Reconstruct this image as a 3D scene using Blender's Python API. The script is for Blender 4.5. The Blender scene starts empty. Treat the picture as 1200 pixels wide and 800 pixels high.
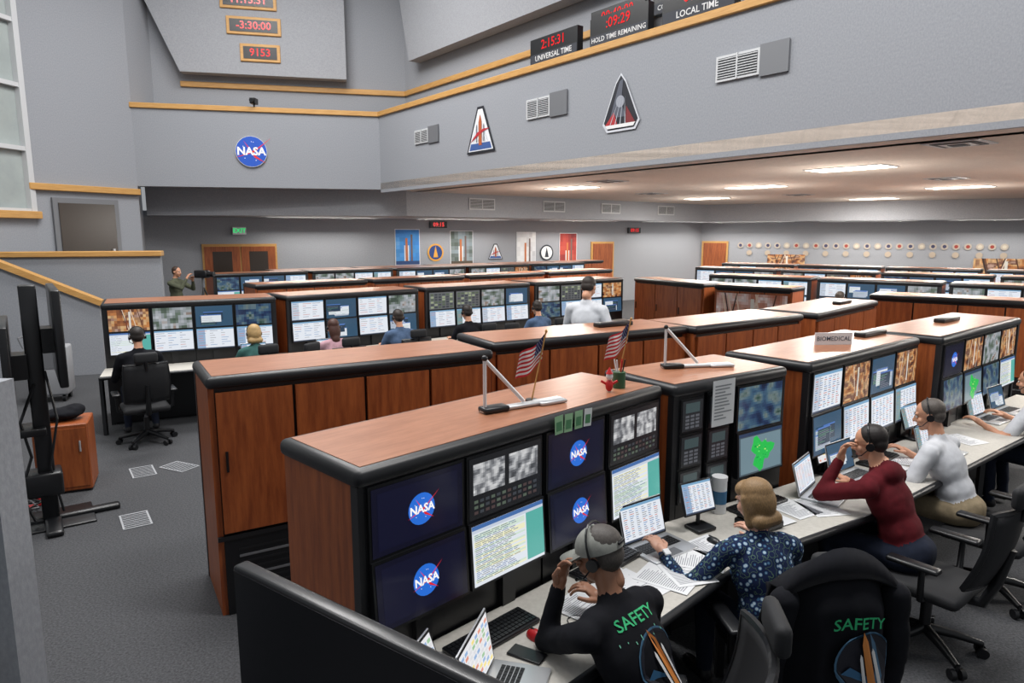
import bpy, bmesh, math, random
import numpy as np
from mathutils import Vector, Matrix, noise
from mathutils.bvhtree import BVHTree
random.seed(7)
SC=bpy.context.scene; COL=SC.collection
try: SC.view_settings.view_transform='Standard'
except Exception: pass
def lin(c,a=1.0):
    o=[]
    for x in c[:3]:
        x=x/255.0
        o.append(x/12.92 if x<=.04045 else ((x+.055)/1.055)**2.4)
    return (o[0],o[1],o[2],a)
# ---------------------------------------------------------------- materials
MATS={}
def mat(name,col=(128,128,128),rough=.6,metal=0,kind=None,col2=None,scale=10,bump=0,emis=0,stretch=None,spec=.5):
    if name in MATS: return MATS[name]
    m=bpy.data.materials.new(name);m.use_nodes=True;nt=m.node_tree;N=nt.nodes;L=nt.links
    b=N['Principled BSDF'];b.inputs['Roughness'].default_value=rough;b.inputs['Metallic'].default_value=metal
    b.inputs['Specular IOR Level'].default_value=spec
    b.inputs['Base Color'].default_value=lin(col)
    if kind in('noise','voronoi','wood','flower'):
        tc=N.new('ShaderNodeTexCoord');mp=N.new('ShaderNodeMapping');L.new(tc.outputs['Object'],mp.inputs['Vector'])
        if stretch: mp.inputs['Scale'].default_value=stretch
        if kind in('voronoi','flower'):
            t=N.new('ShaderNodeTexVoronoi');fac=t.outputs['Distance']
        else:
            t=N.new('ShaderNodeTexNoise');t.inputs['Detail'].default_value=6;fac=t.outputs['Fac']
            t.inputs['Roughness'].default_value=.65
        t.inputs['Scale'].default_value=scale;L.new(mp.outputs['Vector'],t.inputs['Vector'])
        r=N.new('ShaderNodeValToRGB');r.color_ramp.elements[0].position=.35;r.color_ramp.elements[1].position=.65
        r.color_ramp.elements[0].color=lin(col2 or col);r.color_ramp.elements[1].color=lin(col)
        if kind=='flower':
            r.color_ramp.interpolation='CONSTANT';r.color_ramp.elements[0].position=0;r.color_ramp.elements[0].color=lin((176,194,208))
            r.color_ramp.elements[1].position=.24;r.color_ramp.elements[1].color=lin((64,104,140))
            e=r.color_ramp.elements.new(.34);e.color=lin((26,38,72));e=r.color_ramp.elements.new(.62);e.color=lin((84,110,96));e=r.color_ramp.elements.new(.68);e.color=lin((26,38,72))
        L.new(fac,r.inputs['Fac']);L.new(r.outputs['Color'],b.inputs['Base Color'])
        if bump:
            bp=N.new('ShaderNodeBump');bp.inputs['Strength'].default_value=bump;bp.inputs['Distance'].default_value=.01
            L.new(fac,bp.inputs['Height']);L.new(bp.outputs['Normal'],b.inputs['Normal'])
    if kind in('vcol','vemit'):
        a=N.new('ShaderNodeAttribute');a.attribute_name='Col'
        if kind=='vemit':
            b.inputs['Base Color'].default_value=(.01,.01,.01,1)
            L.new(a.outputs['Color'],b.inputs['Emission Color']);b.inputs['Emission Strength'].default_value=emis
        else: L.new(a.outputs['Color'],b.inputs['Base Color'])
    elif emis:
        b.inputs['Emission Color'].default_value=lin(col);b.inputs['Emission Strength'].default_value=emis
    MATS[name]=m;return m
WALL=mat('acoustic_wall',(154,157,163),.95,kind='noise',col2=(140,143,149),scale=38,bump=.12,stretch=(1.6,1.6,1))
WALLD=mat('acoustic_wall_low',(160,162,167),.95,kind='noise',col2=(147,149,154),scale=38,bump=.1)
CARPET=mat('carpet',(80,81,84),1,kind='noise',col2=(50,51,54),scale=70,bump=.4)
CEIL=mat('ceiling_tile',(222,209,197),.95,kind='noise',col2=(210,197,185),scale=30,bump=.1)
TRIMW=mat('oak_trim',(204,158,94),.5,kind='wood',col2=(184,136,74),scale=4,stretch=(1,6,14))
WOOD=mat('cherry_wood',(162,88,44),.42,kind='wood',col2=(126,62,30),scale=3,stretch=(9,9,1))
TOPW=mat('cherry_laminate_top',(164,112,84),.34,kind='wood',col2=(142,92,66),scale=5,stretch=(1,7,1))
BLK=mat('black_rubber',(26,27,30),.42)
BLKM=mat('black_plastic',(20,21,24),.35)
BEZ=mat('monitor_bezel',(24,25,28),.3)
CHR=mat('chair_mesh',(28,29,33),.75,kind='noise',col2=(20,21,24),scale=200)
GREY=mat('grey_metal',(120,122,126),.45,.3)
LGREY=mat('light_grey_plastic',(158,160,164),.5)
VENT=mat('vent_white',(198,200,202),.5)
VDARK=mat('vent_dark',(50,52,56),.7)
ALU=mat('aluminium',(205,207,210),.35,.6)
WHITE=mat('white_plastic',(225,226,228),.5)
DESKM=mat('desk_laminate',(196,192,184),.5,kind='noise',col2=(184,180,172),scale=40)
SCR=mat('screen_glow',kind='vemit',emis=.95,rough=.2)
PRT=mat('printed',kind='vcol',rough=.6)
LAMP=mat('lamp_panel',(255,250,240),emis=6)
RED=mat('red_plastic',(190,30,35),.4)
GLASS=mat('window_glass',(170,178,176),.15,kind='noise',col2=(148,156,156),scale=.6)
DKGL=mat('dark_glass',(58,50,44),.25)
# ---------------------------------------------------------------- mesh builder
_txt={}
def textgeo(s,size,bold=0):
    k=(s,size,bold)
    if k in _txt: return _txt[k]
    c=bpy.data.curves.new('t','FONT');c.body=s;c.size=size;c.align_x='CENTER';c.align_y='CENTER';c.resolution_u=2;c.offset=bold
    o=bpy.data.objects.new('t',c);COL.objects.link(o)
    dg=bpy.context.evaluated_depsgraph_get();me=o.evaluated_get(dg).to_mesh()
    v=[tuple(x.co) for x in me.vertices];f=[tuple(p.vertices) for p in me.polygons]
    bpy.data.objects.remove(o);bpy.data.curves.remove(c)
    _txt[k]=(v,f);return _txt[k]
class MB:
    def __init__(s): s.v=[];s.f=[];s.mi=[];s.c=[];s.sm=[];s.mats=[];s.M=Matrix()
    def add(s,vs,fs,m,col=(255,255,255),smooth=False):
        b=len(s.v);M=s.M
        s.v+=[tuple(M@Vector(x)) for x in vs]
        if m not in s.mats: s.mats.append(m)
        i=s.mats.index(m);cl=lin(col)
        for f in fs: s.f.append([b+j for j in f]);s.mi.append(i);s.c.append(cl);s.sm.append(smooth)
    def box(s,x0,x1,y0,y1,z0,z1,m,col=(255,255,255)):
        v=[(x,y,z) for x in(x0,x1) for y in(y0,y1) for z in(z0,z1)]
        s.add(v,[(0,1,3,2),(4,6,7,5),(0,4,5,1),(2,3,7,6),(0,2,6,4),(1,5,7,3)],m,col)
    def rbox(s,x0,x1,y0,y1,z0,z1,m,r=.02,seg=2,col=(255,255,255)):
        bm=bmesh.new();bmesh.ops.create_cube(bm,size=1)
        for v in bm.verts: v.co=Vector(((x0+x1)/2+v.co.x*(x1-x0),(y0+y1)/2+v.co.y*(y1-y0),(z0+z1)/2+v.co.z*(z1-z0)))
        r=min(r,.49*min(x1-x0,y1-y0,z1-z0))
        bmesh.ops.bevel(bm,geom=bm.edges[:],offset=r,segments=seg,affect='EDGES',profile=.5)
        bm.verts.index_update()
        s.add([tuple(v.co) for v in bm.verts],[[v.index for v in f.verts] for f in bm.faces],m,col,seg>1);bm.free()
    def cyl(s,p0,p1,r0,m,r1=None,n=12,col=(255,255,255)):
        s.tube([p0,p1],[r0,r0 if r1 is None else r1],m,n,col)
    def tube(s,pts,r,m,n=8,col=(255,255,255)):
        P=[Vector(p) for p in pts];R=r if isinstance(r,(list,tuple)) else [r]*len(P);vs=[];fs=[]
        a=None
        for i,p in enumerate(P):
            d=(P[min(i+1,len(P)-1)]-P[max(i-1,0)]).normalized()
            if a is None: a=d.orthogonal().normalized()
            a=(a-d*a.dot(d)).normalized();b=d.cross(a)
            for k in range(n):
                t=2*math.pi*k/n;vs.append(tuple(p+(a*math.cos(t)+b*math.sin(t))*R[i]))
        for i in range(len(P)-1):
            for k in range(n): fs.append((i*n+k,i*n+(k+1)%n,(i+1)*n+(k+1)%n,(i+1)*n+k))
        s.add(vs,fs,m,col,n>6)
        s.add(vs[:n],[list(range(n))[::-1]],m,col);s.add(vs[-n:],[list(range(n))],m,col)
    def ell(s,c,r,m,nu=14,nv=8,z0=-1,col=(255,255,255)):
        vs=[];fs=[];t0=math.asin(z0)
        for j in range(nv+1):
            t=t0+(math.pi/2-t0)*j/nv
            for i in range(nu):
                a=2*math.pi*i/nu;vs.append((c[0]+r[0]*math.cos(t)*math.cos(a),c[1]+r[1]*math.cos(t)*math.sin(a),c[2]+r[2]*math.sin(t)))
        for j in range(nv):
            for i in range(nu): fs.append((j*nu+i,j*nu+(i+1)%nu,(j+1)*nu+(i+1)%nu,(j+1)*nu+i))
        s.add(vs,fs,m,col,True)
    # flat drawing in the x-z plane facing -y ; y = depth layer
    def rect(s,x0,z0,x1,z1,y,m,col): s.add([(x0,y,z0),(x1,y,z0),(x1,y,z1),(x0,y,z1)],[(0,1,2,3)],m,col)
    def pol(s,pts,y,m,col): s.add([(p[0],y,p[1]) for p in pts],[tuple(range(len(pts)))],m,col)
    def disc(s,x,z,r,y,m,col,n=24,rz=None): s.pol([(x+r*math.cos(2*math.pi*i/n),z+(rz or r)*math.sin(2*math.pi*i/n)) for i in range(n)],y,m,col)
    def text(s,st,x,z,size,y,m,col,bold=0):
        v,f=textgeo(st,1.0,bold);s.add([(x+a[0]*size,y,z+a[1]*size) for a in v],f,m,col)
    def build(s,name,loc=(0,0,0),rz=0,parent=None):
        me=bpy.data.meshes.new(name);me.from_pydata(s.v,[],s.f)
        for m in s.mats: me.materials.append(m)
        me.polygons.foreach_set('material_index',s.mi);me.polygons.foreach_set('use_smooth',s.sm)
        ca=me.color_attributes.new('Col','FLOAT_COLOR','CORNER')
        arr=[]
        for f,c in zip(s.f,s.c): arr+=list(c)*len(f)
        ca.data.foreach_set('color',arr);me.update()
        return link(name,me,loc,rz,parent)
def link(name,me,loc=(0,0,0),rz=0,parent=None):
    o=bpy.data.objects.new(name,me);COL.objects.link(o);o.location=loc;o.rotation_euler=(0,0,rz)
    if parent: o.parent=parent
    return o
def empty(name,loc=(0,0,0),rz=0):
    o=link(name,None,loc,rz);o.empty_display_size=.1;return o
def ang(P,Q): return math.atan2(Q[1]-P[1],Q[0]-P[0])
def dist(P,Q): return math.hypot(Q[1]-P[1],Q[0]-P[0])
def along(P,Q,t,off=0):
    a=ang(P,Q);return (P[0]+t*math.cos(a)-off*math.sin(a),P[1]+t*math.sin(a)+off*math.cos(a))
def T(x,y,z): return Matrix.Translation((x,y,z))
def RX(d): return Matrix.Rotation(math.radians(d),4,'X')
def RY(d): return Matrix.Rotation(math.radians(d),4,'Y')
def RZ(d): return Matrix.Rotation(math.radians(d),4,'Z')
# ---------------------------------------------------------------- screen images
def nasa_ball(mb,x,z,r,y,m,blue=(28,84,190)):
    mb.disc(x,z,r,y,m,blue);e=.0012
    for k in range(7):
        a=k*1.3;mb.disc(x+r*.6*math.cos(a),z+r*.65*math.sin(a),r*.03,y-e,m,(255,255,255),5)
    mb.pol([(x-r*1.1,z-r*.45),(x+r*.2,z-r*.05),(x+r*1.35,z+r*.95),(x+r*.25,z+r*.12)],y-2*e,m,(220,40,50))
    mb.pol([(x-r*.5,z+r*.75),(x+r*.2,z-r*.4),(x+r*.9,z-r*.75),(x+r*.3,z-r*.28)],y-2*e,m,(220,40,50))
    mb.text('NASA',x,z,r*.72,y-3*e,m,(255,255,255),.03)
def img(mb,x0,z0,x1,z1,y,pal,nx,ny,m,f=.45,jit=.05):
    s=random.uniform(0,90)
    for i in range(nx):
        for j in range(ny):
            v=max(0,min(.999,noise.noise(Vector((i*f+s,j*f*1.3,s*2)))*.75+.5))*(len(pal)-1);k=int(v);t=v-k
            q=random.uniform(1-jit,1+jit);c=tuple(max(0,min(255,(a*(1-t)+b*t)*q)) for a,b in zip(pal[k],pal[k+1]))
            mb.rect(x0+(x1-x0)*i/nx,z0+(z1-z0)*j/ny,x0+(x1-x0)*(i+1)/nx,z0+(z1-z0)*(j+1)/ny,y,m,c)
def screen(mb,kind,w,h,m=None,far=False):
    m=m or SCR;R=random;r=lambda x0,z0,x1,z1,c,l=1:mb.rect(x0*w,z0*h,x1*w,z1*h,-.0008*l,m,c)
    if kind=='nasa':
        r(0,0,1,1,(12,12,32),0);r(.06,.08,.94,.92,(15,16,40));nasa_ball(mb,w*.52,h*.5,h*.24,-.002,m,(40,110,215))
    elif kind=='list':
        r(0,0,1,1,(226,232,240),0);r(0,.93,1,1,(70,110,170));r(0,.88,1,.93,(200,210,225))
        r(.74,.05,1,.88,(90,175,165));n=10 if far else 26
        for i in range(n):
            z=.84-.8*i/n
            c=R.choice([(240,238,200),(226,232,240),(226,232,240),(210,228,212)])
            r(.02,z-.012,.72,z+.018,c)
            x=.03
            for k in range(2 if far else 5):
                l=R.uniform(.04,.14);r(x,z-.002,min(x+l,.71),z+.008,R.choice([(80,90,130),(60,100,160),(110,110,110)]),2);x+=l+.02
    elif kind=='sheet':
        r(0,0,1,1,(230,235,243),0);r(0,.93,1,1,(120,165,200));r(0,0,1,.05,(60,70,90))
        if R.random()<.5: r(0,.05,.22,.93,R.choice([(150,175,205),(196,206,220),(120,150,150)]))
        ni=7 if far else 14;nk=3 if far else 6
        for i in range(ni):
            for k in range(nk):
                z=.88-.8*i/ni;x=.04+k*.92/nk
                r(x,z-.02,x+R.uniform(.05,.9/nk-.03),z,R.choice([(120,130,155),(95,138,188),(140,140,142),(200,120,110)]),2)
    elif kind=='win':
        r(0,0,1,1,(50,82,108),0)
        for k in range(4):
            x=R.uniform(.0,.4);z=R.uniform(.03,.4);a=R.uniform(.4,.55);b=R.uniform(.35,.5)
            r(x,z,x+a,z+b,R.choice([(222,228,234),(222,228,234),(180,190,205),(40,60,80)]),1+k*3);r(x,z+b-.04,x+a,z+b,(80,120,190),2+k*3)
            for j in range(4 if far else 9): r(x+.02,z+.02+j*(b-.08)/(4 if far else 9),x+R.uniform(.1,a-.02),z+.032+j*(b-.08)/(4 if far else 9),R.choice([(140,140,155),(120,165,135)]),3+k*3)
    elif kind=='map':
        r(0,0,1,1,(70,84,92),0);r(.03,.04,.97,.9,(112,136,146));r(0,.92,1,1,(40,60,90))
        pts=[]
        for k in range(26):
            a=2*math.pi*k/26;rr=.3+.09*math.sin(3*a+1)+.05*math.sin(7*a);pts.append((w*(.5+.75*rr*math.cos(a)),h*(.48+1.15*rr*math.sin(a))))
        mb.pol(pts,-.003,m,(40,190,80))
        for k in range(22): x=R.uniform(.34,.62);z=R.uniform(.25,.75);l=R.uniform(.01,.04);r(x,z,x+l,z+l,R.choice([(100,225,110),(20,150,70),(200,235,130)]),5)
    elif kind in('pad','cctv','sat','crowd','mural'):
        pal={'pad':[(60,38,34),(130,78,48),(188,124,72),(206,170,124),(110,70,54),(176,146,132)],'cctv':[(50,54,60),(110,115,125),(160,162,166),(200,200,200)],
             'mural':[(120,72,60),(176,108,84),(206,170,160),(224,214,214),(190,130,110)],
             'sat':[(16,26,52),(30,50,84),(60,90,112),(104,118,118),(40,66,60)],'crowd':[(50,62,54),(90,104,92),(140,146,150),(176,180,186),(120,96,80)]}[kind]
        img(mb,0,0,w,h,0,pal,14 if far else 30,8 if far else 18,m,.35 if far else .2)
        if kind in('pad','mural'):
            for k in range(4 if far else 8):
                x=R.uniform(.0,.8);sg=R.choice([-.14,.14]);mb.pol([((x+.1)*w,0),((x+.12)*w,0),((x+.12+sg)*w,h),((x+.1+sg)*w,h)],-.001,m,R.choice([(90,56,42),(220,200,180),(60,42,38)]))
            r(.5,.1,.55,.9,(215,212,204),2);r(.42,.05,.455,.7,(120,66,48),2)
    elif kind=='duo':
        r(0,0,1,1,(26,27,30),0)
        for x in(.05,.53): img(mb,x*w,.4*h,(x+.42)*w,.9*h,-.001,[(70,72,76),(120,122,126),(185,186,188),(215,215,215)],20,12,m,.33)
        for i in range(12):
            for j in range(3): r(.06+i*.075,.08+j*.09,.11+i*.075,.13+j*.09,random.choice([(60,64,70),(84,96,84),(74,60,60)]),1)
    elif kind=='intercom':
        r(0,0,1,1,(100,102,104),0)
        for i in range(6):
            for j in range(6): r(.05+i*.155,.06+j*.15,.17+i*.155,.17+j*.15,random.choice([(70,74,78),(62,66,72),(84,96,78),(150,160,130)]),1)
    elif kind=='phone':
        r(0,0,1,1,(34,35,38),0);r(.15,.6,.85,.92,(60,74,76))
        for i in range(3):
            for j in range(4): r(.15+i*.25,.08+j*.12,.34+i*.25,.16+j*.12,(84,86,92),1)
    elif kind=='grid':
        r(0,0,1,1,(235,235,238),0)
        for i in range(8):
            for j in range(9): r(.04+i*.12,.05+j*.1,.13+i*.12,.12+j*.1,random.choice([(245,225,140),(225,150,130),(160,200,160),(150,180,220),(225,225,228),(225,225,228)]),1)
def monitor(mb,M0,w,h,kind,far=False,th=.035):
    mb.M=M0
    mb.box(-.012,w+.012,0.002,th,-.012,h+.012,BEZ)
    screen(mb,kind,w,h,far=far)
# ---------------------------------------------------------------- consoles
HC=1.55
def console_mesh(name,L,D,cols,far=False,n_doors=4,mural=False):
    """x 0..L ; front (monitors) at y=0 facing -y ; back doors at y=D"""
    mb=MB()
    mb.box(.0,.035,.03,D-.02,.0,HC-.065,WOOD);mb.box(L-.035,L,.03,D-.02,0,HC-.065,WOOD)
    mb.box(.035,L-.035,.03,D-.03,0,HC-.065,BLK)
    mb.box(-.004,.045,-.01,.035,.0,HC-.065,BLK);mb.box(L-.045,L+.004,-.01,.035,0,HC-.065,BLK)
    mb.rbox(-.012,L+.012,-.025,D+.012,HC-.075,HC,BLK,.03,3)
    mb.box(.03,L-.03,.02,D-.03,HC-.002,HC+.0025,TOPW)
    mb.box(.035,L-.035,D-.03,D-.006,.0,.5,BLKM)
    for i in range(9): mb.box(.12,L-.12,D-.007,D-.002,.06+i*.045,.075+i*.045,GREY if i%3==1 else BLK)
    mb.box(.0,L,D-.02,D-.0,.50,.53,BLK)
    wd=(L-.06)/n_doors
    for i in range(n_doors):
        x0=.03+i*wd
        mb.box(x0+.01,x0+wd-.01,D-.02,D+.006,.55,HC-.10,WOOD)
        mb.box(x0+wd-.06,x0+wd-.045,D+.004,D+.018,.95,1.08,BLKM)
    if mural:
        mb.M=T(L-.06,D+.03,.6)@RZ(180);screen(mb,'mural',L-.12,.82,m=PRT);mb.M=Matrix()
    for (x0,w,up,lo) in cols:
        mb.M=Matrix()
        mb.box(x0-.02,x0+w+.02,-.012,.03,.72,HC-.07,BLKM)
        if up=='phone':
            for k in range(3): monitor(mb,T(x0,-.022,.84+k*.215),w,.18,'phone')
            continue
        monitor(mb,T(x0,-.025,1.195),w,.272,up,far,.02)
        monitor(mb,T(x0,-.055,.905)@RX(-4),w,.268,lo,far)
        mb.M=Matrix();mb.box(x0+w/2-.04,x0+w/2+.04,-.04,.0,.74,.92,BLKM)
    mb.M=Matrix();mb.box(.03,L-.03,-.02,.03,.03,.70,BLK)
    me=mb.build(name);d=me.data;bpy.data.objects.remove(me);return d
def place_console(me,P,Q,flip=False,D=.63):
    a=ang(P,Q)
    if flip: return link('control_console',me,(Q[0]-D*math.sin(a),Q[1]+D*math.cos(a),0),a+math.pi)
    return link('control_console',me,(P[0],P[1],0),a)
W=.445
R1A=((-.57,2.385),(.84,3.81));R1B=((.92,3.80),(1.78,4.38));R1C=((1.98,4.48),(3.40,5.66));R1D=((3.6,5.66),(5.26,7.03))
place_console(console_mesh('r1a',dist(*R1A),.57,[(.045,W,'nasa','nasa'),(.53,W,'duo','list'),(1.03,W-.02,'nasa','nasa'),(1.52,W,'duo','list')]),*R1A)
place_console(console_mesh('r1b',dist(*R1B),.58,[(.06,.17,'phone',''),(.3,.17,'phone',''),(.56,.43,'sat','map')]),*R1B)
place_console(console_mesh('r1c',dist(*R1C),.63,[(.05,.4,'sheet','win'),(.5,.4,'pad','sheet'),(.95,.4,'win','sheet'),(1.4,.4,'pad','sheet')]),*R1C)
place_console(console_mesh('r1d',dist(*R1D),.63,[(.05,.44,'nasa','sat'),(.55,.44,'pad','map'),(1.05,.44,'crowd','sat'),(1.55,.44,'pad','list')]),*R1D)
def farcols(L):
    n=int(L/.5);w=(L-.08)/n-.045
    return [(.06+i*(w+.045),w,random.choice(['pad','crowd','sat','sheet','win','intercom','sheet','crowd']),random.choice(['sheet','sheet','list','win','win','sheet','sat'])) for i in range(n)]
for P,Q,n in [((-1.83,4.01),(-.15,5.02),4),((-.15,5.34),(1.65,6.36),4),((1.71,6.3),(3.15,7.34),4),((3.34,7.42),(4.77,8.88),4)]:
    D=.65;L=dist(P,Q);place_console(console_mesh('r2',L,D,farcols(L),True,n),P,Q,True,D)
for P,Q in [((-5.10,8.44),(-3.27,9.40)),((-3.15,9.5),(-1.5,10.85)),((-1.40,11.0),(.31,12.25)),((.42,12.3),(2.2,13.6))]:
    L=dist(P,Q);place_console(console_mesh('r3',L,.75,farcols(L),True),P,Q)
far_me=[console_mesh('far%d'%i,2.1,.65,farcols(2.1),True) for i in range(4)]
def run(P,a,n,flip=False,gap=.12,mi=0,L=2.1):
    a=math.radians(a)
    for i in range(n):
        p=(P[0]+i*(L+gap)*math.cos(a),P[1]+i*(L+gap)*math.sin(a));q=(p[0]+L*math.cos(a),p[1]+L*math.sin(a))
        place_console(far_me[(i+mi)%4],p,q,flip,.65)
run((-4.4,11.7),38,4,True)
run((-6.5,14.9),37,5)
run((-5.7,16.4),37,5,True,mi=2)
def single(P,Q,flip,mural=False,n=3,D=.6):
    L=dist(P,Q);place_console(console_mesh('rs',L,D,farcols(L),True,n,mural),P,Q,flip,D)
single((2.45,13.7),(3.35,11.95),True)
single((3.5,11.8),(4.5,10.95),True,True)
single((5.2,9.9),(6.9,8.55),True,n=4)
run((4.3,14.9),-38,4,mi=1)
run((4.9,18.3),-38,5,mi=2)
run((6.4,20.9),-38,5,mi=3)
# ---------------------------------------------------------------- desks
def desk_strip(inner,outer,z=.74,name='console_desk'):
    mb=MB();n=len(inner)
    top=[(x,y,z) for x,y in inner]+[(x,y,z) for x,y in outer]
    bot=[(x,y,z-.035) for x,y in inner]+[(x,y,z-.035) for x,y in outer]
    vs=top+bot;f1=[];f2=[]
    for i in range(n-1):
        f1.append((i,n+i,n+i+1,i+1));f2.append((2*n+i,2*n+i+1,3*n+i+1,3*n+i));f2.append((n+i,3*n+i,3*n+i+1,n+i+1));f2.append((i+1,2*n+i+1,2*n+i,i))
    f2+=[(0,2*n,3*n,n),(n-1,2*n-1,4*n-1,3*n-1)]
    mb.add(vs,f1,DESKM);mb.add(vs,f2,BLK)
    mb.tube([(x,y,z-.016) for x,y in outer],.022,BLK,8)
    for i in range(n):
        a=Vector(inner[i]+(0,));b=Vector(outer[i]+(0,));c=a.lerp(b,.75)
        mb.box(c.x-.02,c.x+.02,c.y-.02,c.y+.02,0,z-.03,BLK)
    return mb.build(name)
desk_strip([(-.56,2.37),(.87,3.76),(1.9,4.42),(3.5,5.62),(5.3,7.0)],[(-.17,1.93),(1.23,3.33),(2.22,3.92),(3.9,5.20),(5.68,6.53)])
desk_strip([(-5.1,8.4),(-3.25,9.36),(-1.45,10.8),(.35,12.2),(2.2,13.55)],[(-4.85,7.86),(-2.93,8.87),(-1.1,10.32),(.7,11.7),(2.55,13.07)])
# ---------------------------------------------------------------- room shell
def wall(name,P,Q,z0,z1,m=WALL,th=.2):
    mb=MB();mb.box(0,dist(P,Q),0,th,z0,z1,m);return mb.build(name,(P[0],P[1],0),ang(P,Q))
A=(-8.2,15.3);B=(-3.1,16.5);C=(4.7,6.5)
E=along(B,C,19);FR=ang(B,C)
mb=MB();mb.box(-16,22,-5,30,-.1,0,CARPET);mb.build('floor')
wall('wall_balcony_left',A,B,3.45,5.1,th=.3)
wall('wall_balcony_right',B,E,3.38,5.1,th=.06)
def trim(name,P,Q,z0,z1,off=-.05,th=.4,m=TRIMW):
    mb=MB();mb.rbox(-.03,dist(P,Q)+.02,off,off+th,z0,z1,m,.01,1);return mb.build(name,(P[0],P[1],0),ang(P,Q))
trim('trim_1',A,B,5.10,5.21);trim('trim_2',B,E,5.10,5.21)
A2=(-8.1,16.1);B2=(-2.6,17.4);E2=along(B2,(B2[0]+7.8,B2[1]-10),19)
wall('wall_upper_left',A2,B2,3.45,9.5);wall('wall_upper_right',B2,E2,3.45,9.5)
trim('trim_3',(-7.5,16.24),B2,5.72,5.84,-.06,.06);trim('trim_4',B2,E2,5.72,5.84,-.06,.06)
mb=MB();mb.box(0.1,dist(A,B)-.1,.32,.75,4.9,5.0,WALL);mb.build('gallery_ledge',(A[0],A[1],0),ang(A,B))
mb=MB();mb.box(.3,19,.32,.7,4.9,5.0,WALL);mb.build('gallery_ledge',(B[0],B[1],0),ang(B,C))
mb=MB();mb.M=T(0,-.35,0);mb.add([(.15,.0,5.98),(3.75,.0,5.98),(3.75,.0,9.4),(-1.3,.0,9.4),(.15,.3,5.98),(3.75,.3,5.98),(3.75,.3,9.4),(-1.3,.3,9.4)],[(0,1,2,3),(0,4,5,1),(1,5,6,2),(3,7,4,0),(2,6,7,3)],WALLD)
mb.build('acoustic_panel',(-7.6,16.2,0),ang(A2,B2))
mb=MB();mb.M=T(0,-.35,0);mb.add([(.8,.0,6.35),(12,.0,6.35),(12,.0,9.4),(.0,.0,9.4),(.8,.3,6.35),(12,.3,6.35),(12,.3,9.4),(0,.3,9.4)],[(0,1,2,3),(0,4,5,1),(1,5,6,2),(3,7,4,0),(2,6,7,3)],WALLD)
mb.build('acoustic_panel',(B2[0],B2[1],0),FR)
mb=MB()
poly=[B,E,(21,.8),(21,14),(15,20.4),(7,24.95),(-2.1,17.55)]
mb.add([(x,y,3.45) for x,y in poly]+[(x,y,3.6) for x,y in poly],[tuple(range(7)),tuple(range(13,6,-1))]+[(i,(i+1)%7,7+(i+1)%7,7+i) for i in range(7)],CEIL)
mb.build('ceiling_low')
BM=[(-8.6,16.35),(-2.6,17.15),(7.0,24.9),(17,19.0)]
W0=(-9.3,17.5);W1=(-7.4,18.6);W2=(7.4,27.0);W3=(17.5,21.5)
mb=MB();bk=[(-9.3,17.7),(-3.2,21.0),(7.4,27.2),(17.6,21.6)]
vs=[]
for z in (2.85,3.62): vs+=[(x,y,z) for x,y in BM]+[(x,y,z) for x,y in bk]
fs=[]
for i in range(3): fs+=[(i,i+1,8+i+1,8+i),(i,4+i,4+i+1,i+1)]
mb.add(vs,fs,WALLD);mb.build('ceiling_bulkhead')
wall('wall_back',W0,W2,0,3.0,WALLD);wall('wall_back_right',W2,W3,0,3.0,WALLD);wall('wall_right',(17.5,21.5),(20.5,1),0,3.6,WALLD)
C0=(-9.2,13.4)
wall('wall_left_return',C0,A,0,9.5);wall('wall_left_recess',A,W0,0,5.1,WALLD)
wall('wall_left_recess_upper',A,A2,5,9.5)
mb=MB();L=dist((-11.4,1.4),C0);mb.box(0,L,0,.2,0,2.8,WALL);mb.box(0,L,0,.2,9.3,9.5,WALL)
mb.build('wall_left',(-11.4,1.4,0),ang((-11.4,1.4),C0))
mb=MB();mb.box(0,L,.05,.08,2.8,9.3,GLASS)
for z in (2.85,4.0,5.15,6.3,7.5,8.7): mb.box(0,L,-.05,.08,z-.04,z+.04,VENT)
for k in range(8): mb.box(L-.12-k*1.6,L-.0-k*1.6,-.06,.1,2.8,9.3,VENT)
mb.build('window_1',(-11.4,1.4,0),ang((-11.4,1.4),C0))
mb=MB();mb.rbox(0,L+.05,-.12,.05,2.7,2.84,TRIMW,.01,1);mb.build('trim_5',(-11.4,1.4,0),ang((-11.4,1.4),C0))
mb=MB();mb.rbox(-.1,dist(C0,A),-.1,.02,3.25,3.38,TRIMW,.01,1);mb.build('trim_6',(C0[0],C0[1],0),ang(C0,A))
L1=(-9.6,11.85);L2=(-6.56,12.82)
mb=MB();l=dist(L1,L2);mb.box(0,l,0,.18,0,2.0,WALL);mb.rbox(-.02,l+.03,-.06,.24,2.0,2.1,TRIMW,.012,1);mb.build('parapet_wall',(L1[0],L1[1],0),ang(L1,L2))
mb=MB();mb.box(.6,2.4,.2,.8,.0,.95,WALLD);mb.build('landing_platform',(L1[0],L1[1],0),ang(L1,L2))
S1=(-9.2,10.9);S2=(-7.1,11.7);l=dist(S1,S2);a0=.75
mb=MB();pr=[(0,0),(l,0),(l,1.2),(a0,1.93),(0,1.93)]
mb.add([(x,0,z) for x,z in pr]+[(x,.15,z) for x,z in pr],[(0,1,2,3,4),(9,8,7,6,5),(1,6,7,2)],WALL)
cp=[(-.02,1.93),(a0,1.93),(l+.04,1.18),(l+.04,1.28),(a0,2.04),(-.02,2.04)]
mb.add([(x,-.06,z) for x,z in cp]+[(x,.21,z) for x,z in cp],[(0,1,4,5),(1,2,3,4),(11,10,7,6),(10,9,8,7),(5,4,10,11),(4,3,9,10),(2,8,9,3),(0,6,7,1),(1,7,8,2)],TRIMW)
mb.build('stair_parapet',(S1[0],S1[1],0),ang(S1,S2))
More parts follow.
